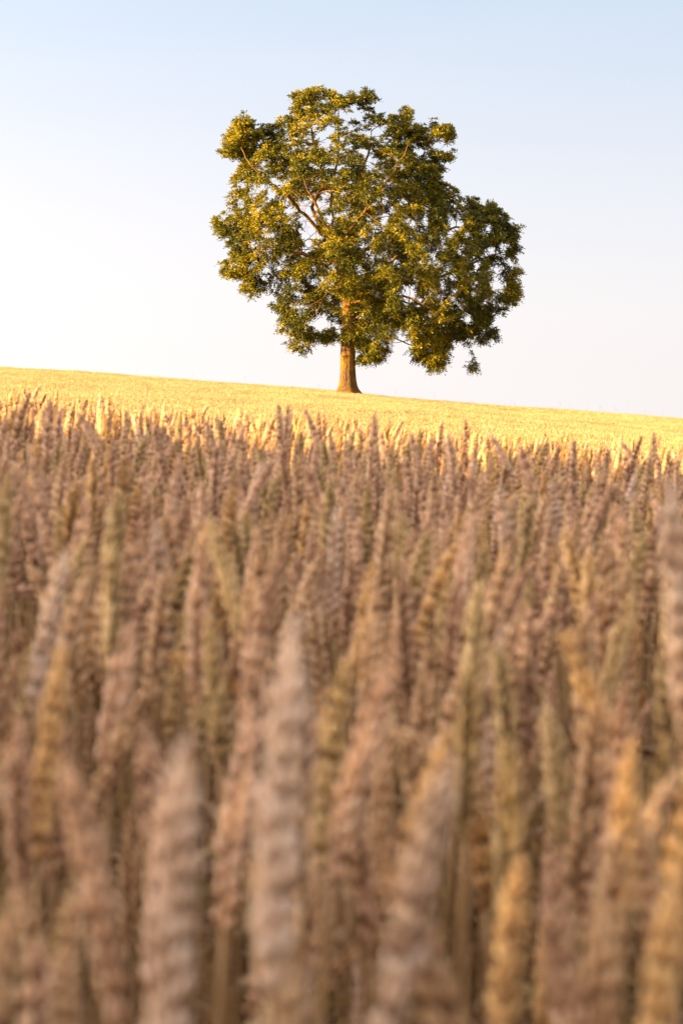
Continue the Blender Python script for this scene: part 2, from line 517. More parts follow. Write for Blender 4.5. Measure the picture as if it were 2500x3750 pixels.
def build_tree():
    root = bpy.data.objects.new('ash_tree', None)
    COL.objects.link(root)
    root.empty_display_size = .5
    root.location = (TX, TREE_Y, CROPTOP - .55)
    Z0 = .55   # crop top above the root, in tree space
    # nodes
    pos = []; par = []; lid = []
    for i, p in enumerate(TRUNK):
        pos.append(p); par.append(i - 1); lid.append(-1)
    for li, (ti, pts) in enumerate(LIMBS):
        prev = ti
        P = [np.array(TRUNK[ti])] + [np.array(px3(*p)) for p in pts]
        for a, b in zip(P[:-1], P[1:]):
            L_ = np.linalg.norm(b - a); k = max(1, int(round(L_ / .45)))
            for s in range(1, k + 1):
                q = a + (b - a) * s / k + rng.normal(0, .035, 3)
                pos.append(q.tolist()); par.append(prev); lid.append(li)
                prev = len(pos) - 1
    pos = [np.array(p) for p in pos]
    A = crown_points(5200, .07, 11)
    # space colonisation
    D = .30; KILL = .42
    P = np.array(pos); nn = len(P)
    ok = np.array([l >= 0 for l in lid])
    best = np.full(len(A), 1e9); bi = np.zeros(len(A), int)
    def upd(s):
        nonlocal best, bi
        d = np.linalg.norm(A[:, None, :] - P[None, s:, :], axis=2)
        d[:, ~ok[s:]] = 1e9
        j = d.argmin(1); dm = d[np.arange(len(A)), j]
        b = dm < best
        best[b] = dm[b]; bi[b] = j[b] + s
    upd(0)
    alive = best > KILL
    for it in range(90):
        if not alive.any(): break
        act = np.where(alive)[0]
        grow = {}
        for a in act:
            grow.setdefault(bi[a], []).append(a)
        newp = []; newpar = []
        for n_, al in grow.items():
            v = A[al] - P[n_]
            v = v / (np.linalg.norm(v, axis=1)[:, None] + 1e-9)
            d = v.mean(0) + rng.normal(0, .12, 3)
            d /= np.linalg.norm(d) + 1e-9
            # keep some of the parent's heading so branches curve
            if par[n_] >= 0:
                h = P[n_] - P[par[n_]]; h /= np.linalg.norm(h) + 1e-9
                d = d + .35 * h; d /= np.linalg.norm(d)
            newp.append(P[n_] + d * D); newpar.append(n_)
        s = len(P)
        P = np.vstack([P, np.array(newp)])
        par += newpar; lid += [lid[k] for k in newpar]
        ok = np.concatenate([ok, np.ones(len(newp), bool)])
        old = best.copy()
        upd(s)
        alive = alive & (best > KILL)
        alive = alive & ~((old == best) & (rng.random(len(A)) < .12))
    # radii by pipe model
    n = len(P)
    ch = [[] for _ in range(n)]
    for i, p in enumerate(par):
        if p >= 0: ch[p].append(i)
    E = 2.35
    rad = np.zeros(n)
    for i in range(n - 1, -1, -1):
        rad[i] = .0115 if not ch[i] else sum(rad[c] ** E for c in ch[i]) ** (1 / E)
    rad = rad * 1.0
    sc = .25 / max(rad[10], .01)
    big = np.clip((rad - .03) / .2, 0, 1)
    rad = rad * (1 + (sc - 1) * big * .9)
    lg = np.array([l in (0, 1, 2, 3) for l in lid]); rad = np.where(lg & (rad > .04), rad * 1.3, rad)
    P[:, 2] += Z0
    # trunk mesh : fluted, flared foot
    tr_r = [.98, .70, .50, .43, .42, .41, .40, .38, .35, .32, .28]
    pts = P[:11]
    K = 40
    t = np.arange(11); tt = np.linspace(0, 10, 90)
    cc = np.stack([np.interp(tt, t, pts[:, k]) for k in range(3)], 1)
    rr = np.interp(tt, t, tr_r)
    hz = cc[:, 2] - Z0
    rr = np.where(hz < 1.9, .42 + .42 * np.exp(-np.maximum(hz + .05, -.6) / .42) * .78, rr)
    V = []
    for c, r0, h in zip(cc, rr, hz):
        for j in range(K):
            a = 2 * math.pi * j / K
            fl = 1 + .035 * math.sin(5 * a + .6) + .02 * math.sin(9 * a + h * .6) + (.13 * math.exp(-max(h, 0) / .5)) * math.sin(4 * a + .9)
            q = r0 * fl + .012 * math.sin(17 * a + 1.3 * math.sin(h * 2)) 
            V.append((c[0] + q * math.cos(a), c[1] + q * math.sin(a), c[2]))
    F = []
    for i in range(len(cc) - 1):
        for j in range(K):
            j2 = (j + 1) % K
            F.append((i * K + j, i * K + j2, (i + 1) * K + j2, (i + 1) * K + j))
    F.append(tuple((len(cc) - 1) * K + j for j in range(K)))
    link('trunk', mesh_np('trunk', V, F, M_BARK), root)
    # limb meshes
    for li in range(len(LIMBS)):
        g = Geo()
        starts = []
        first = next(i for i in range(n) if lid[i] == li)
        stack = [first]
        g2 = Geo()
        while stack:
            i = stack.pop()
            path = [par[i], i]
            while ch[path[-1]]:
                c = sorted(ch[path[-1]], key=lambda q: -rad[q])
                path.append(c[0])
                stack += c[1:]
            pp = P[path].copy()
            rd = rad[path].copy(); rd[0] = min(rd[0], rd[1] * 1.15)
            k = 8 if rd[1] > .07 else (5 if rd[1] > .025 else 3)
            v, f = tube_geo(pp, rd, k, cap=True)
            g.add(v, f)
        me = g.mesh('branch', [M_BARK])
        link('branch', me, root)
    # foliage : tufts of pinnate leaves
    tips = np.array([i for i in range(n) if i > 11 and not ch[i]])
    thin = np.array([i for i in range(n) if i > 11 and ch[i] and rad[i] < .022])
    thin = thin[rng.random(len(thin)) < .6]
    cen = np.vstack([P[tips], P[thin]])
    A2 = A[rng.random(len(A)) < .95].copy(); A2[:, 2] += Z0
    cen = np.vstack([cen, A2 + rng.normal(0, .1, A2.shape)])
    # drop what would stray into the big sky gaps
    dup_ = cen[rng.random(len(cen)) < .6]
    cen = np.vstack([cen, dup_ + rng.normal(0, .13, dup_.shape)])
    keep = np.ones(len(cen), bool)
    for hx, hz_, hr in HO_M:
        keep &= np.hypot(cen[:, 0] - hx, cen[:, 2] - Z0 - hz_) > hr + (.48 if hr > .42 else .30 if hr > .27 else .16)
    cen = cen[keep]
    tuft_tone = np.clip(  .40 + .30 * (hash_noise(cen, 1.3, 9) - .5) * 2 + rng.normal(0, .12, len(cen)), 0, 1)
    Vs = []; tone = []
    for c, tn in zip(cen, tuft_tone):
        nl = rng.integers(6, 10)
        out = c - np.array([.5, 0, 9.5 + Z0]); out /= np.linalg.norm(out) + 1e-9
        th = rng.uniform(0, 2 * math.pi, nl)
        z = rng.uniform(-.55, .9, nl)
        dirs = np.stack([np.cos(th) * np.sqrt(1 - z * z), np.sin(th) * np.sqrt(1 - z * z), z], 1) + out * .55
        dirs /= np.linalg.norm(dirs, axis=1)[:, None]
        for d in dirs:
            u, v = frame(d)
            an = rng.uniform(0, 2 * math.pi)
            s = math.cos(an) * u + math.sin(an) * v
            L_ = rng.uniform(.20, .34)
            k = 3
            for q in range(k + 1):
                f = .25 + .75 * q / k
                b = c + d * L_ * f + np.array([0, 0, -.10 * f * f * L_ / .25])
                for sg in ((-1, 1) if q < k else (0,)):
                    ld = s * sg * .8 + d * (.65 if sg else 1.0) + rng.normal(0, .18, 3)
                    ld /= np.linalg.norm(ld)
                    ll = rng.uniform(.10, .155); wd = ll * .23
                    wv = np.cross(ld, rng.normal(0, 1, 3)); wv /= np.linalg.norm(wv) + 1e-9
                    Vs += [b, b + ld * ll * .45 + wv * wd, b + ld * ll, b + ld * ll * .45 - wv * wd]
                    tv = tn + rng.normal(0, .07)
                    tone += [tv] * 4
    Vs = np.array(Vs)
    F = np.arange(len(Vs)).reshape(-1, 4)
    me = mesh_np('crown', Vs, F, M_CROWN, smooth=False)
    at = me.attributes.new('tone', 'FLOAT', 'POINT')
    at.data.foreach_set('value', np.clip(tone, 0, 1).astype(np.float32))
    cr = link('crown', me, root)
    cr['kind'] = 'stuff'
    open('/tmp/log.txt','w').write(f'{n} {len(cen)} {len(F)}\n')
    print('TREE nodes', n, 'tufts', len(cen), 'leaflets', len(F))
    tag(root, 'large lone tree with full green and gold crown on the wheat field crest', 'tree')


build_tree()


def rough_grass():
    r = np.random.default_rng(12)
    V = []; F = []; T = []
    k = 0
    for i in range(900):
        a = r.uniform(0, 2 * math.pi); d = .55 + abs(r.normal(0, .45))
        x, y = TX + d * math.cos(a), TREE_Y + d * math.sin(a)
        z = float(ground(x, y)); h = r.uniform(.5, CROP + .12)
        le = np.array([r.normal(0, .12), r.normal(0, .12), 0])
        wv = np.array([math.cos(a * 7), math.sin(a * 7), 0]) * .008
        b = np.array([x, y, z])
        V += [b - wv, b + wv, b + le * .4 + [0, 0, h * .6] + wv * .7, b + le * .4 + [0, 0, h * .6] - wv * .7, b + le + [0, 0, h]]
        T += [r.normal(0, .6)] * 5
        F += [(k, k + 1, k + 2, k + 3), (k + 3, k + 2, k + 4)]; k += 5
    me = mesh_np('rough_grass', np.array(V), F, M_LEAF, smooth=False)
    at = me.attributes.new('tone', 'FLOAT', 'POINT'); at.data.foreach_set('value', np.array(T, dtype=np.float32))
    tag(link('rough_grass', me), 'dry rough grass growing round the foot of the tree trunk', 'grass', None, 'stuff')


rough_grass()


# ------------------------------------------------------------------ wheat plants (metre scale, origin on the soil)
def floret(g, base, d, side, length, width, mat, tone, k=5):
    """pointed husk, 4 rings"""
    d = d / np.linalg.norm(d)
    u = side - d * np.dot(side, d); u /= np.linalg.norm(u) + 1e-9
    v = np.cross(d, u)
    prof = [(0, .5), (.25, 1.0), (.62, 1.0), (.9, .5)]
    V = []
    for t, r_ in prof:
        c = base + d * length * t
        for j in range(k):
            a = 2 * math.pi * j / k
            V.append(c + (u * math.cos(a) * width * .5 + v * math.sin(a) * width * .40) * r_)
    V.append(base + d * length * 1.06)
    F = []
    for i in range(3):
        for j in range(k):
            j2 = (j + 1) % k
            F.append((i * k + j, i * k + j2, (i + 1) * k + j2, (i + 1) * k + j))
    for j in range(k):
        F.append((3 * k + j, 3 * k + (j + 1) % k, 4 * k))
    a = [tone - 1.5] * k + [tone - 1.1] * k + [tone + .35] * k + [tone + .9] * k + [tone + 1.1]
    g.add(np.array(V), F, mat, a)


def make_variant(seed, tone_i, lean, droop, height, ear_len, green=False):
    """returns dict of meshes; stem leans towards +X by `lean`, ear bends by `droop` (rad)"""
    r = np.random.default_rng(seed)
    # centre line
    n = 26
    s = np.linspace(0, 1, n)
    ang = lean * (s ** 1.6)               # angle from vertical along the stem
    dl = height / (n - 1)
    P = [np.zeros(3)]
    wob = r.uniform(-.04, .04)
    for i in range(1, n):
        a = ang[i]
        P.append(P[-1] + dl * np.array([math.sin(a), wob * math.sin(s[i] * 5), math.cos(a)]))
    P = np.array(P)
    # ear line
    m = 23
    se = np.linspace(0, 1, m)
    a0 = ang[-1]
    Q = [P[-1].copy()]; AA = [a0]
    for i in range(1, m):
        a = a0 + droop * se[i] ** .8
        Q.append(Q[-1] + ear_len / (m - 1) * np.array([math.sin(a), 0, math.cos(a)]))
        AA.append(a)
    Q = np.array(Q)
    yaw = r.uniform(0, math.pi)          # which face of the flat ear shows
    g = Geo()
    for i in range(m):
        a = AA[i]
        t = np.array([math.sin(a), 0, math.cos(a)])
        e1 = np.array([math.cos(a), 0, -math.sin(a)]); e2 = np.array([0, 1, 0])
        X = e1 * math.cos(yaw) + e2 * math.sin(yaw)      # rank direction
        Yd = -e1 * math.sin(yaw) + e2 * math.cos(yaw)
        sgn = 1 if i % 2 else -1
        if i == m - 1:
            sgn = 0
        f = se[i]
        size = .60 + .43 * math.sin(math.pi * min(1, f * .84 + .16)) ** .8
        if f < .06: size *= .75
        if f > .9: size *= .8
        size *= r.uniform(.92, 1.08)
        base = Q[i] + X * sgn * .0008
        op = r.uniform(.30, .56)
        tn = r.normal(0, .35)
        ln = .0118 * size
        # two outer florets fan along Y, one in the middle stands further out
        for q, (yy, xx) in enumerate(((-1, .62), (1, .62), (0, 1.0))):
            d = t + X * sgn * op * xx + Yd * yy * .34 + r.normal(0, .05, 3)
            b = base + Yd * yy * .0012 * size + X * sgn * (.0014 * size * xx)
            floret(g, b + t * (.0022 if q == 2 else 0) + r.normal(0, .0004, 3), d, Yd, ln * r.uniform(.88, 1.16), .0052 * size * r.uniform(.85, 1.12), 0, tn + r.normal(0, .3))
        # short awn point on upper spikelets
        if f > .45:
            d = t * 1.2 + X * sgn * .3 + r.normal(0, .12, 3); d /= np.linalg.norm(d)
            b = base + t * ln * .9 + X * sgn * .003
            al = r.uniform(.002, .004 + .007 * f)
            g.add([b - Yd * .0004, b + Yd * .0004, b + d * al], [(0, 1, 2)], 0, .6)
    # rachis
    v, f_ = tube_geo(Q, [.0014] * m, 4)
    g.add(v, f_, 0, -.2)
    ear = g.mesh('ear', [M_EAR[tone_i]])
    # stem with nodes
    gs = Geo()
    rad = np.array([.0021 - .0007 * x for x in s])
    for nd in (.28, .55): rad[int(nd * n)] *= 1.45
    v, f_ = tube_geo(P, rad, 5)
    gs.add(v, f_, 0, r.normal(0, .3))
    stem = gs.mesh('stem', [M_STEM])
    # leaves
    leaves = []
    for li, hh in enumerate((r.uniform(.68, .82), r.uniform(.42, .6), r.uniform(.2, .35))):
        if li == 0 and r.random() < .35: continue
        gl = Geo()
        i0 = int(hh * (n - 1))
        b = P[i0]
        az = r.uniform(0, 2 * math.pi)
        h = np.array([math.cos(az), math.sin(az), 0])
        side = np.array([-math.sin(az), math.cos(az), 0])
        Ln = r.uniform(.11, .20); wd = r.uniform(.0035, .0065)
        k = 9
        up = r.uniform(.9, 1.4); dr = r.uniform(1.6, 3.2)
        c = b.copy(); V = []; tw = r.uniform(-1.5, 1.5)
        for q in range(k):
            t_ = q / (k - 1)
            a = up - dr * t_
            if q: c = c + Ln / (k - 1) * (h * math.cos(a) + np.array([0, 0, math.sin(a)]))
            nrm = -h * math.sin(a) + np.array([0, 0, math.cos(a)])
            sd_ = side * math.cos(tw * t_) + nrm * math.sin(tw * t_)
            ww = wd * (1 - t_ ** 2.2) * (.7 + .6 * math.sin(math.pi * min(1, t_ + .2))) + .0002
            V += [c - sd_ * ww, c + nrm * ww * .35, c + sd_ * ww]
        F = []
        for q in range(k - 1):
            for e in (0, 1):
                F.append((q * 3 + e, q * 3 + e + 1, q * 3 + e + 4, q * 3 + e + 3))
        gl.add(np.array(V), F, 0, r.normal(0, .5))
        leaves.append(gl.mesh('leaf', [M_LEAFG if (green and li < 2) else M_LEAF]))
    tip = Q[-1] + np.array([math.sin(AA[-1]), 0, math.cos(AA[-1])]) * .010
    # joined version
    allm = [ear, stem] + leaves
    Vj = []; Fj = []; mi = []; tone_ = []; mats = []; off = 0
    for me in allm:
        a = np.empty(len(me.vertices) * 3, dtype=np.float32); me.vertices.foreach_get('co', a)
        Vj.append(a.reshape(-1, 3))
        tv = np.empty(len(me.vertices), dtype=np.float32); me.attributes['tone'].data.foreach_get('value', tv)
        tone_.append(tv)
        if me.materials[0] not in mats: mats.append(me.materials[0])
        k = mats.index(me.materials[0])
        for p in me.polygons:
            Fj.append(tuple(x + off for x in p.vertices)); mi.append(k)
        off += len(me.vertices)
    joined = mesh_np('wheat_plant', np.vstack(Vj), Fj, mats=mats, mat_idx=mi)
    at = joined.attributes.new('tone', 'FLOAT', 'POINT')
    at.data.foreach_set('value', np.concatenate(tone_))
    return dict(ear=ear, stem=stem, leaves=leaves, tip=tip, joined=joined, tone=tone_i, lean=lean, droop=droop, mid=(P[-1] + tip) / 2, neck=P[-1])


VAR = []
_spec = [  # tone, lean, droop
    (0, .05, .06), (1, .10, .15), (2, .08, .05), (3, .04, .10), (1, .03, .04), (0, .16, .20),
    (1, .22, .35), (2, .18, .25), (0, .30, .55), (1, .12, .30), (3, .14, .18), (2, .40, .90),
    (0, .08, .12), (1, .06, .20), (0, .48, .60), (1, .55, 1.10), (3, .08, .30), (2, .05, .10),
    (4, .04, .05), (4, .14, .12), (1, .62, .10), (0, .36, .10),
]
for i, (tn, ln, dr) in enumerate(_spec):
    rr_ = np.random.default_rng(100 + i)
    VAR.append(make_variant(200 + i, tn, ln, dr, rr_.uniform(.69, .74), rr_.uniform(.086, .114), green=(tn == 3 or i in (4, 9))))


def spawn(vi, loc, rz, sc):
    """one wheat stalk as a thing of its own"""
    v = VAR[vi]
    e = bpy.data.objects.new('wheat_stalk', None)
    COL.objects.link(e)
    e.empty_display_size = .05
    e.location = loc; e.rotation_euler = (0, 0, rz); e.scale = (sc, sc, sc)
    for nm, me in [('stem', v['stem']), ('ear', v['ear'])] + [('leaf', l) for l in v['leaves']]:
        c = bpy.data.objects.new(nm, me)
        COL.objects.link(c)
        c.parent = e
    return e


def unproject(px, py, d):
    """picture spot (source pixels) -> point at distance d ahead"""
    cx = (px - 1250) / FPX; cy = (1875 - py) / FPX
    cp, sp = math.cos(PITCH), math.sin(PITCH)
    v = Vector((cx, cp * 1 - sp * cy, sp * 1 + cp * cy))
    v = v * (d / v.y)
    return Vector((v.x, v.y, v.z + CAM_Z))


def project(p):
    cp, sp = math.cos(PITCH), math.sin(PITCH)
    x, y, z = p[0], p[1], p[2] - CAM_Z
    dep = y * cp + z * sp
    up = -y * sp + z * cp
    return 1250 + FPX * x / dep, 1875 - FPX * up / dep, dep


ENT = []   # (tip px, tip py, depth, obj, variant, rz)


def hero(px, py, d, vi, rz):
    v = VAR[vi]
    T = unproject(px, py, d)
    sc = 1.0
    for _ in range(6):
        c, s = math.cos(rz), math.sin(rz)
        tx, ty = v['tip'][0] * c - v['tip'][1] * s, v['tip'][0] * s + v['tip'][1] * c
        bx, by = T.x - tx * sc, T.y - ty * sc
        gz = float(ground(bx, by))
        sc = (T.z - gz) / v['tip'][2]
    o = spawn(vi, (bx, by, gz), rz, sc)
    ENT.append([px, py, d, o, vi, rz, bx, by])
    return o


PI = math.pi
# tip in the picture, distance ahead, variant, heading of the lean (0 = right, pi = left)
HERO = [
    (1090, 2225, .76, 18, 0), (690, 2660, .74, 18, .4), (1660, 2735, .80, 19, 0), (2440, 1725, 1.15, 18, 2.8),
    (230, 2750, .85, 1, PI), (1390, 3050, .82, 5, PI), (2260, 3020, .84, 0, 0), (2480, 3150, .80, 2, 0), (960, 3000, .80, 0, PI), (60, 3250, .80, 12, 0), (1980, 3250, .82, 1, PI),
    (2055, 2300, 1.25, 7, PI), (2040, 2225, 1.75, 20, .1), (1865, 2690, 1.12, 3, 1.5), (590, 2400, 1.7, 11, PI),
    (1190, 1990, 2.0, 5, .3), (1560, 2120, 1.9, 21, 0), (745, 1745, 2.3, 4, 1), (40, 1700, 1.7, 3, .5),
    (115, 1428, 4.0, 5, .2), (190, 1442, 3.4, 4, .5), (1020, 1468, 4.6, 0, 2), (1062, 1472, 4.7, 13, 1), (1110, 1488, 4.4, 9, PI),
    (1375, 1500, 3.6, 4, .3), (1790, 1585, 4.4, 6, PI), (2395, 1575, 5.0, 0, .1), (2350, 1590, 4.8, 5, .2), (2270, 1610, 5.2, 6, PI),
    (470, 1490, 4.6, 12, 1), (560, 1540, 3.6, 1, PI), (800, 1520, 4.8, 3, PI), (900, 1560, 4.0, 9, 0), (1500, 1580, 4.6, 13, PI),
    (1640, 1580, 3.7, 1, 2), (1900, 2420, 1.5, 20, .2), (570, 2480, 1.35, 21, .2), (100, 2050, 1.9, 21, PI), (1200, 2000, 2.1, 21, .1), (2100, 1600, 4.2, 4, 1), (2010, 1600, 5.0, 16, 0), (1900, 1620, 3.4, 13, 3), (280, 1500, 4.2, 6, PI),
    (1010, 1670, 2.8, 6, .1), (1290, 2010, 2.3, 4, .5), (1350, 1760, 3.0, 3, 1), (2160, 1990, 1.9, 17, 1.2), (1960, 2040, 1.7, 6, .2),
    (350, 2060, 1.45, 5, .3), (230, 2350, 1.2, 2, .2), (560, 1900, 1.9, 1, PI), (760, 1880, 1.7, 10, PI), (960, 2040, 1.7, 13, 0),
    (110, 1650, 2.6, 1, PI), (1540, 1560, 5.1, 3, .5), (2490, 2800, 1.1, 21, .1), (1430, 2560, 1.4, 12, 1), (1250, 2750, 1.3, 9, 2),
    (60, 2600, 1.3, 1, PI), (430, 2550, 1.5, 6, PI), (1760, 2300, 1.6, 5, .1), (2330, 2150, 1.7, 10, .3), (1600, 1950, 2.2, 12, 2),
    (2230, 1700, 2.9, 9, .2), (330, 1820, 2.2, 13, .2), (1120, 1800, 2.7, 5, PI), (1470, 1810, 2.5, 1, .1), (1850, 1840, 2.6, 2, 2),
]
for h in HERO: hero(*h)

# scattered plants of the near field
pts = []
CELL = .051


def near_positions():
    out = []
    for iy in range(int(-1.2 / CELL), int(15.5 / CELL)):
        y = iy * CELL
        hw = 1.5 + .30 * max(y, 0)
        nx = int(hw / CELL)
        for ix in range(-nx, nx + 1):
            x = ix * CELL + random.uniform(-.5, .5) * CELL
            yy = y + random.uniform(-.5, .5) * CELL
            if abs(x) < .26 + .17 * max(yy, 0) and yy < .80:     # the gap the camera looks out of
                continue
            if math.hypot(x, yy) < .55: continue
            out.append((x, yy))
    return np.array(out)


NP_ = near_positions()
gz = ground(NP_[:, 0], NP_[:, 1])
heroxy = np.array([(e[6], e[7]) for e in ENT])
wts = np.array([4, 4, 2.4, 2.2, 5, 2.5, 1.2, 1.0, .4, 3, 1.5, .15, 4, 4, .25, .15, 2.0, 3.4, .9, .8, .25, .5]); wts /= wts.sum()
vi_a = rng.choice(len(VAR), len(NP_), p=wts)
rz_a = rng.uniform(0, 2 * PI, len(NP_))
big = rng.random(len(NP_)) < .5
rz_a = np.where(big, rng.normal(0, .9, len(NP_)), rz_a)   # a light prevailing lean to the right
hh = rng.normal(CROP - .035, .030, len(NP_))
hh = np.where(rng.random(len(NP_)) < .30, hh - rng.uniform(.02, .20, len(NP_)), hh)
hh = np.minimum(hh, CROP + .02)
hh = hh + np.where((NP_[:, 1] > 5.1) & (NP_[:, 1] < 9) & (rng.random(len(NP_)) < .16), rng.uniform(.01, .045, len(NP_)), 0)
hh = np.where(np.isin(vi_a, (8, 11, 14, 15, 20)), hh - .07, hh)
hh = np.where(vi_a == 21, hh - .03, hh)
keep = np.ones(len(NP_), bool)
cand = []
for i in range(len(NP_)):
    x, y = NP_[i]
    v = VAR[vi_a[i]]
    sc = hh[i] / v['tip'][2]
    c, s = math.cos(rz_a[i]), math.sin(rz_a[i])
    tip = (x + (v['tip'][0] * c - v['tip'][1] * s) * sc, y + (v['tip'][0] * s + v['tip'][1] * c) * sc, gz[i] + hh[i])
    if y > .3 and y < 7:
        px, py, dep = project(tip)
        if np.min(np.hypot(heroxy[:, 0] - x, heroxy[:, 1] - y)) < .022: keep[i] = False
        # leave the foremost hero ears in view
        for e in ENT[:46]:
            if dep < e[2] and abs(px - e[0]) < 120 / dep and py < e[1] + 330 / e[2] and py > e[1] - 900 / dep and dep > .2 and py < 3900:
                keep[i] = False; break
        if dep < 1.05 and py < 2950 and -200 < px < 2700: keep[i] = False
        if dep < .80 and py < 3900 and -200 < px < 2700: keep[i] = False
        if keep[i] and -60 < px < 2560 and py < 3700:
            cand.append((dep, i, px, py))
cand.sort()
# those that show largest become things of their own
chosen = set()
budget = 300 - len(ENT)
for dep, i, px, py in cand:
    if len(chosen) >= budget: break
    chosen.add(i)
    v = VAR[vi_a[i]]
    sc = hh[i] / v['tip'][2]
    o = spawn(int(vi_a[i]), (NP_[i][0], NP_[i][1], float(gz[i])), float(rz_a[i]), float(sc))
    ENT.append([px, py, dep, o, int(vi_a[i]), float(rz_a[i]), NP_[i][0], NP_[i][1]])
rest = np.array([i for i in range(len(NP_)) if keep[i] and i not in chosen])


# geometry-node scatter for what nobody could count
def scatter(name, pos, rz, sc, idx, meshes, label, cat, tilt=None):
    me = bpy.data.meshes.new(name)
    me.vertices.add(len(pos))
    me.vertices.foreach_set('co', np.asarray(pos, dtype=np.float32).ravel())
    a = me.attributes.new('rot', 'FLOAT_VECTOR', 'POINT')
    rot = np.zeros((len(pos), 3), dtype=np.float32)
    if tilt is not None: rot[:, 0] = tilt[:, 0]; rot[:, 1] = tilt[:, 1]
    rot[:, 2] = rz
    a.data.foreach_set('vector', rot.ravel())
    a = me.attributes.new('scl', 'FLOAT', 'POINT'); a.data.foreach_set('value', np.asarray(sc, dtype=np.float32))
    a = me.attributes.new('idx', 'INT', 'POINT'); a.data.foreach_set('value', np.asarray(idx, dtype=np.int32))
    o = link(name, me)
    ng = bpy.data.node_groups.new(name, 'GeometryNodeTree')
    ng.interface.new_socket('Geometry', in_out='INPUT', socket_type='NodeSocketGeometry')
    ng.interface.new_socket('Geometry', in_out='OUTPUT', socket_type='NodeSocketGeometry')
    nd = ng.nodes; L = ng.links.new
    gi = nd.new('NodeGroupInput'); go = nd.new('NodeGroupOutput')
    g2i = nd.new('GeometryNodeGeometryToInstance')
    for k, m_ in reversed(list(enumerate(meshes))):
        po = bpy.data.objects.new(name + '_source', m_)
        oi = nd.new('GeometryNodeObjectInfo'); oi.inputs['Object'].default_value = po
        oi.inputs['As Instance'].default_value = False
        gk = nd.new('GeometryNodeGeometryToInstance')
        L(oi.outputs['Geometry'], gk.inputs[0])
        if k == len(meshes) - 1:
            jn = nd.new('GeometryNodeJoinGeometry')
        L(gk.outputs[0], jn.inputs[0])
    def attr(nm, ty):
        n_ = nd.new('GeometryNodeInputNamedAttribute'); n_.data_type = ty
        n_.inputs['Name'].default_value = nm
        return n_.outputs['Attribute']
    ip = nd.new('GeometryNodeInstanceOnPoints')
    L(gi.outputs[0], ip.inputs['Points'])
    L(jn.outputs[0], ip.inputs['Instance'])
    ip.inputs['Pick Instance'].default_value = True
    L(attr('idx', 'INT'), ip.inputs['Instance Index'])
    e2r = nd.new('FunctionNodeEulerToRotation')
    L(attr('rot', 'FLOAT_VECTOR'), e2r.inputs[0])
    L(e2r.outputs[0], ip.inputs['Rotation'])
    L(attr('scl', 'FLOAT'), ip.inputs['Scale'])
    L(ip.outputs[0], go.inputs[0])
    md = o.modifiers.new('scatter', 'NODES'); md.node_group = ng
    tag(o, label, cat, None, 'stuff')
    return o


pos = np.stack([NP_[rest, 0], NP_[rest, 1], gz[rest]], 1)
scl = np.array([hh[i] / VAR[vi_a[i]]['tip'][2] for i in rest])
scatter('wheat_crop', pos, rz_a[rest], scl, vi_a[rest], [v['joined'] for v in VAR],
        'dense ripe wheat filling the near field, shaded in front and sunlit along its far edge', 'wheat')


# distant crop : one metre patches of simple ears
def patch(seed, n=330, full=False):
    r = np.random.default_rng(seed)
    V = []; F = []; T = []
    k = 0
    hn = hash_noise(np.stack([r.random(n), r.random(n), r.random(n)], 1), .3, seed)
    for i in range(n):
        x, y = r.uniform(-.56, .56, 2)
        h = CROP - .02 + r.normal(0, .035)
        L_ = r.uniform(.07, .10); w_ = r.uniform(.0055, .0085)
        a = r.uniform(0, 2 * PI); ln = abs(r.normal(0, .35))
        d = np.array([math.cos(a) * math.sin(ln), math.sin(a) * math.sin(ln), math.cos(ln)])
        top = np.array([x, y, h]); b = top - d * L_
        u, v = frame(d)
        t = r.normal(.0, .45)
        ring = []
        for c, rr_ in ((b + d * L_ * .12, w_ * .8), (b + d * L_ * .6, w_)):
            for j in range(4):
                q = PI / 2 * j + a
                V.append(c + (u * math.cos(q) + v * math.sin(q)) * rr_); T.append(t)
        V.append(top); T.append(t + .4)
        V.append(b - np.array([0, 0, 0])); T.append(t - .3)
        for j in range(4):
            j2 = (j + 1) % 4
            F += [(k + j, k + j2, k + 4 + j2, k + 4 + j), (k + 4 + j, k + 4 + j2, k + 8), (k + j2, k + j, k + 9)]
        k += 10
        # stem
        f = b - np.array([d[0] * .2, d[1] * .2, .38])
        V += [b - u * .0018, b + u * .0018, f + u * .0018, f - u * .0018]; T += [t - .6] * 4
        F.append((k, k + 1, k + 2, k + 3)); k += 4
        if r.random() < .6:     # leaf blade
            q = r.uniform(0, 2 * PI); e = np.array([math.cos(q), math.sin(q), 0])
            c0 = b + np.array([0, 0, -r.uniform(.02, .15)]); c1 = c0 + e * .07 + np.array([0, 0, r.uniform(.0, .06)]); c2 = c1 + e * .05 - np.array([0, 0, .05])
            sdv = np.array([-e[1], e[0], 0]) * .004
            V += [c0 - sdv, c0 + sdv, c1 + sdv, c1 - sdv, c2]; T += [t - .5] * 5
            F += [(k, k + 1, k + 2, k + 3), (k + 3, k + 2, k + 4)]; k += 5
    me = mesh_np('wheat_patch', np.array(V), F, M_FAR, smooth=True)
    at = me.attributes.new('tone', 'FLOAT', 'POINT'); at.data.foreach_set('value', np.array(T, dtype=np.float32))
    return me


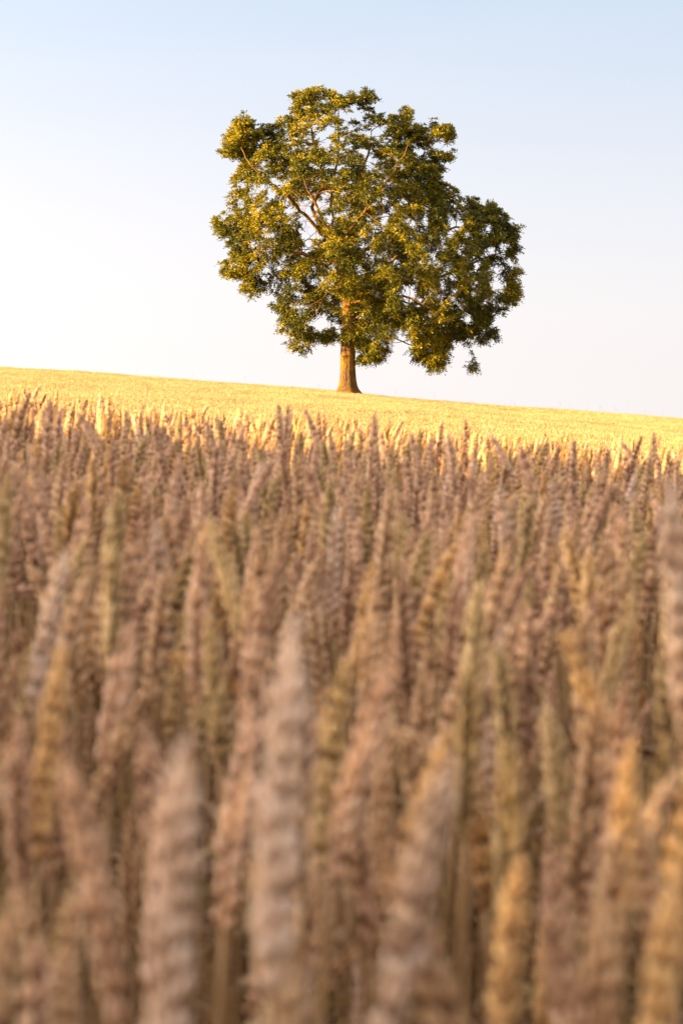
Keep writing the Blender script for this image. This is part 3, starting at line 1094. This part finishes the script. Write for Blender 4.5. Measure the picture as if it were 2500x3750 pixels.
PATCH = [patch(900 + i) for i in range(5)]
pp = []
for y in np.arange(-14, 172, 1.0):
    x0, x1 = -(10 + .22 * max(y, 0)), (10 + .22 * max(y, 0))
    for x in np.arange(x0, x1, 1.0):
        if -2 < y < 15.2 and abs(x) < 1.9 + .30 * max(y, 0): continue
        if math.hypot(x - TX, y - TREE_Y) < 1.0: continue
        pp.append((x + random.uniform(-.1, .1), y + random.uniform(-.1, .1)))
pp = np.array(pp)
pz = ground(pp[:, 0], pp[:, 1]) + rng.normal(0, .012, len(pp))
e_ = .5
tx_ = np.arctan((ground(pp[:, 0], pp[:, 1] + e_) - ground(pp[:, 0], pp[:, 1] - e_)) / (2 * e_))
ty_ = -np.arctan((ground(pp[:, 0] + e_, pp[:, 1]) - ground(pp[:, 0] - e_, pp[:, 1])) / (2 * e_))
# the tilt is applied before the quarter turn: express it in the turned frame
qt = rng.integers(0, 4, len(pp)) * (PI / 2)
rots = np.zeros((len(pp), 3))
for i in range(len(pp)):
    m_ = Euler((float(tx_[i]), float(ty_[i]), 0)).to_matrix() @ Matrix.Rotation(float(qt[i]), 3, 'Z')
    e = m_.to_euler(); rots[i] = (e.x, e.y, e.z)
scatter('distant_wheat_crop', np.stack([pp[:, 0], pp[:, 1], pz], 1), rots[:, 2], rng.uniform(.98, 1.03, len(pp)) + .09 * (hash_noise(np.stack([pp[:, 0], pp[:, 1] * .6, pp[:, 0] * 0], 1), 3.2, 44) - .5),
        rng.integers(0, 5, len(pp)), PATCH,
        'golden sunlit wheat covering the far slope up to the tree on the crest', 'wheat', tilt=rots[:, :2])


# ------------------------------------------------------------------ hedgerow left of the picture: throws the shade over the near wheat
def build_hedge():
    root = bpy.data.objects.new('hedgerow', None)
    COL.objects.link(root)
    HX = -24.0
    y_end = 5.0 + (HX - 0) * math.cos(SUN_A) / math.sin(SUN_A)
    root.location = (HX, y_end, float(ground(HX, y_end)))
    r = np.random.default_rng(3)
    n = 120000
    Lh = 34.0
    y = -r.uniform(0, Lh, n)
    u = r.uniform(-1, 1, n); hgt = r.random(n) ** .9
    top = 5.3 + .4 * np.sin(y * .8) + .3 * np.sin(y * 1.9 + 1)
    endr = np.clip(-y / .8, 0, 1) ** .4
    half = 1.7 * np.sqrt(np.clip(1 - (hgt * 1.0) ** 3, 0, 1)) * (.85 + .25 * np.sin(y * 1.3 + hgt * 4))
    z = hgt * top * (.9 + .1 * endr)
    x = u * half
    c = np.stack([x, y + r.normal(0, .05, n), z], 1)
    gzh = ground(HX + c[:, 0], y_end + c[:, 1]) - root.location.z
    c[:, 2] += gzh - .1
    d = r.normal(0, 1, (n, 3)); d /= np.linalg.norm(d, axis=1)[:, None]
    wv = np.cross(d, r.normal(0, 1, (n, 3))); wv /= np.linalg.norm(wv, axis=1)[:, None]
    ll = r.uniform(.14, .24, n)[:, None]
    V = np.stack([c, c + d * ll * .5 + wv * ll * .3, c + d * ll, c + d * ll * .5 - wv * ll * .3], 1).reshape(-1, 3)
    me = mesh_np('foliage', V, np.arange(4 * n).reshape(-1, 4), M_HEDGE, smooth=False)
    at = me.attributes.new('tone', 'FLOAT', 'POINT'); at.data.foreach_set('value', np.repeat(r.random(n), 4).astype(np.float32))
    f = link('foliage', me, root); f['kind'] = 'stuff'
    for k in range(24):
        yy = -k * 1.4 - .9
        g = Geo()
        z0 = float(ground(HX, y_end + yy)) - root.location.z
        P = [(r.normal(0, .1), yy + r.normal(0, .15), z0 - .1 + q * 1.1) for q in range(6)]
        v, ff = tube_geo(P, [.13 - .018 * q for q in range(6)], 7)
        g.add(v, ff)
        link('trunk', g.mesh('trunk', [M_BARK]), root)
    tag(root, 'tall dense green hedgerow along the left side of the field, outside the picture', 'hedge')


build_hedge()

# ------------------------------------------------------------------ thin wild grasses that rise above the crop
def grass_mesh(seed, h):
    r = np.random.default_rng(seed)
    g = Geo()
    P = []
    le = r.uniform(.05, .25)
    for q in np.linspace(0, 1, 9):
        P.append((le * q * q * h, .02 * math.sin(q * 3), h * q))
    v, f = tube_geo(P, [.0035 - .002 * q for q in np.linspace(0, 1, 9)], 4)
    g.add(v, f, 0, 0)
    for k_ in range(34):      # loose seed head
        q = r.uniform(.74, 1.0)
        c = np.array([le * q * q * h, 0, h * q])
        a = r.uniform(0, 2 * PI)
        d = np.array([math.cos(a), math.sin(a), .9]); d /= np.linalg.norm(d)
        L_ = (1.05 - q) * .22 + .02
        e = c + d * L_
        sd_ = np.cross(d, (0, 0, 1.0)) * .003
        g.add([c - sd_ * .3, c + sd_ * .3, e + sd_, e + d * .012, e - sd_], [(0, 1, 2, 3, 4)], 0, .3)
    return g.mesh('wild_grass_stalk', [M_LEAF])


GM = [grass_mesh(60 + i, 1.15 + .09 * i) for i in range(4)]
rg = random.Random(5)
for k_ in range(22):
    yy = rg.uniform(138, 146)
    xx = rg.uniform(-21, 21)
    if abs(xx - TX) < 1.5: xx += 4
    o = link('wild_grass_stalk', GM[k_ % 4])
    o.location = (xx, yy, float(ground(xx, yy))); o.rotation_euler = (0, 0, rg.uniform(0, 6.28))
    WG = globals().setdefault('WG', []); WG.append((xx / yy, o))
WG.sort(key=lambda q: q[0])
ORD = 'nearest,second,third,fourth,fifth,sixth,seventh,eighth,ninth,tenth,eleventh,twelfth,thirteenth,fourteenth,fifteenth,sixteenth,seventeenth'.split(',')
for side_, lst in (('left', [q for q in WG if q[0] < TX / TREE_Y][::-1]), ('right', [q for q in WG if q[0] >= TX / TREE_Y])):
    for k_, (_, q) in enumerate(lst):
        tag(q, f'thin wild grass stalk above the crest, {ORD[k_]} one to the {side_} of the trunk', 'wild grass', 'wild grasses along the crest')
o = link('wild_grass_stalk', GM[1])
o.location = (-.86, 9.4, float(ground(-.86, 9.4))); o.scale = (.73, .73, .73)
tag(o, 'pale thin wild grass stem rising out of the sunlit ears near the left', 'wild grass')

# ------------------------------------------------------------------ labels of the single stalks
GROUP = 'ripe wheat stalks standing at the front of the field'


def where_x(px):
    t = [(170, 'at left edge'), (480, 'near left edge'), (790, 'left of crown'), (1010, "under crown's left side"),
         (1200, 'left of trunk line'), (1350, 'straight below trunk'), (1560, 'right of trunk line'), (1780, "under crown's right side"),
         (1960, "under crown's right edge"), (2180, 'right of crown'), (2380, 'near right edge'), (9999, 'at right edge')]
    for lim, s in t:
        if px < lim: return s


def where_y(py):
    t = [(1640, 'against sunlit slope'), (1800, 'just under sunlit ears'), (2050, 'high in shade'), (2250, 'upper mid shade'),
         (2500, 'mid height'), (2850, 'low in shade'), (3300, 'in bottom quarter'), (9999, 'at bottom edge')]
    for lim, s in t:
        if py < lim: return s


def lean_word(vi, rz):
    v = VAR[vi]
    a = math.cos(rz) * (v['lean'] + v['droop'] * .5)
    if v['droop'] > .8: return 'right-hooked' if a > 0 else 'left-hooked'
    if abs(a) < .13: return 'upright'
    if abs(a) < .3: return 'right-leaning' if a > 0 else 'left-leaning'
    return 'right-slanting' if a > 0 else 'left-slanting'


def size_word(d):
    if d < 1.25: return 'huge'
    if d < 1.8: return 'large'
    if d < 2.6: return 'middling'
    return 'small'


used = {}
for e in ENT:
    px, py, d, o, vi, rz = e[:6]
    base = f"{size_word(d)} {TONE[VAR[vi]['tone']]} {lean_word(vi, rz)} wheat ear {where_x(px)}, {where_y(py)}"
    used.setdefault(base, []).append(e)
for base, L_ in used.items():
    L_.sort(key=lambda e: e[0])
    if len(L_) == 1:
        names = ['']
    elif len(L_) == 2:
        names = [', left one', ', right one']
    elif len(L_) == 3:
        names = [', leftmost', ', middle one', ', rightmost']
    else:
        names = [', ' + w_ for w_ in ['leftmost', 'second from left', 'third from left', 'fourth from left', 'fifth from left', 'sixth from left', 'seventh from left', 'eighth from left'][:len(L_)]]
    for e, s in zip(L_, names):
        tag(e[3], base + s, 'wheat stalk', GROUP)
open('/tmp/log.txt','a').write(' '.join(map(str,[len(ENT), 'labels', sum(1 for b in used if len(used[b]) == 1), 'maxwords', max(len(e[3]['label'].split()) for e in ENT), 'rest', len(rest), 'patches', len(pp), 'farthest single', max(e[2] for e in ENT)])))
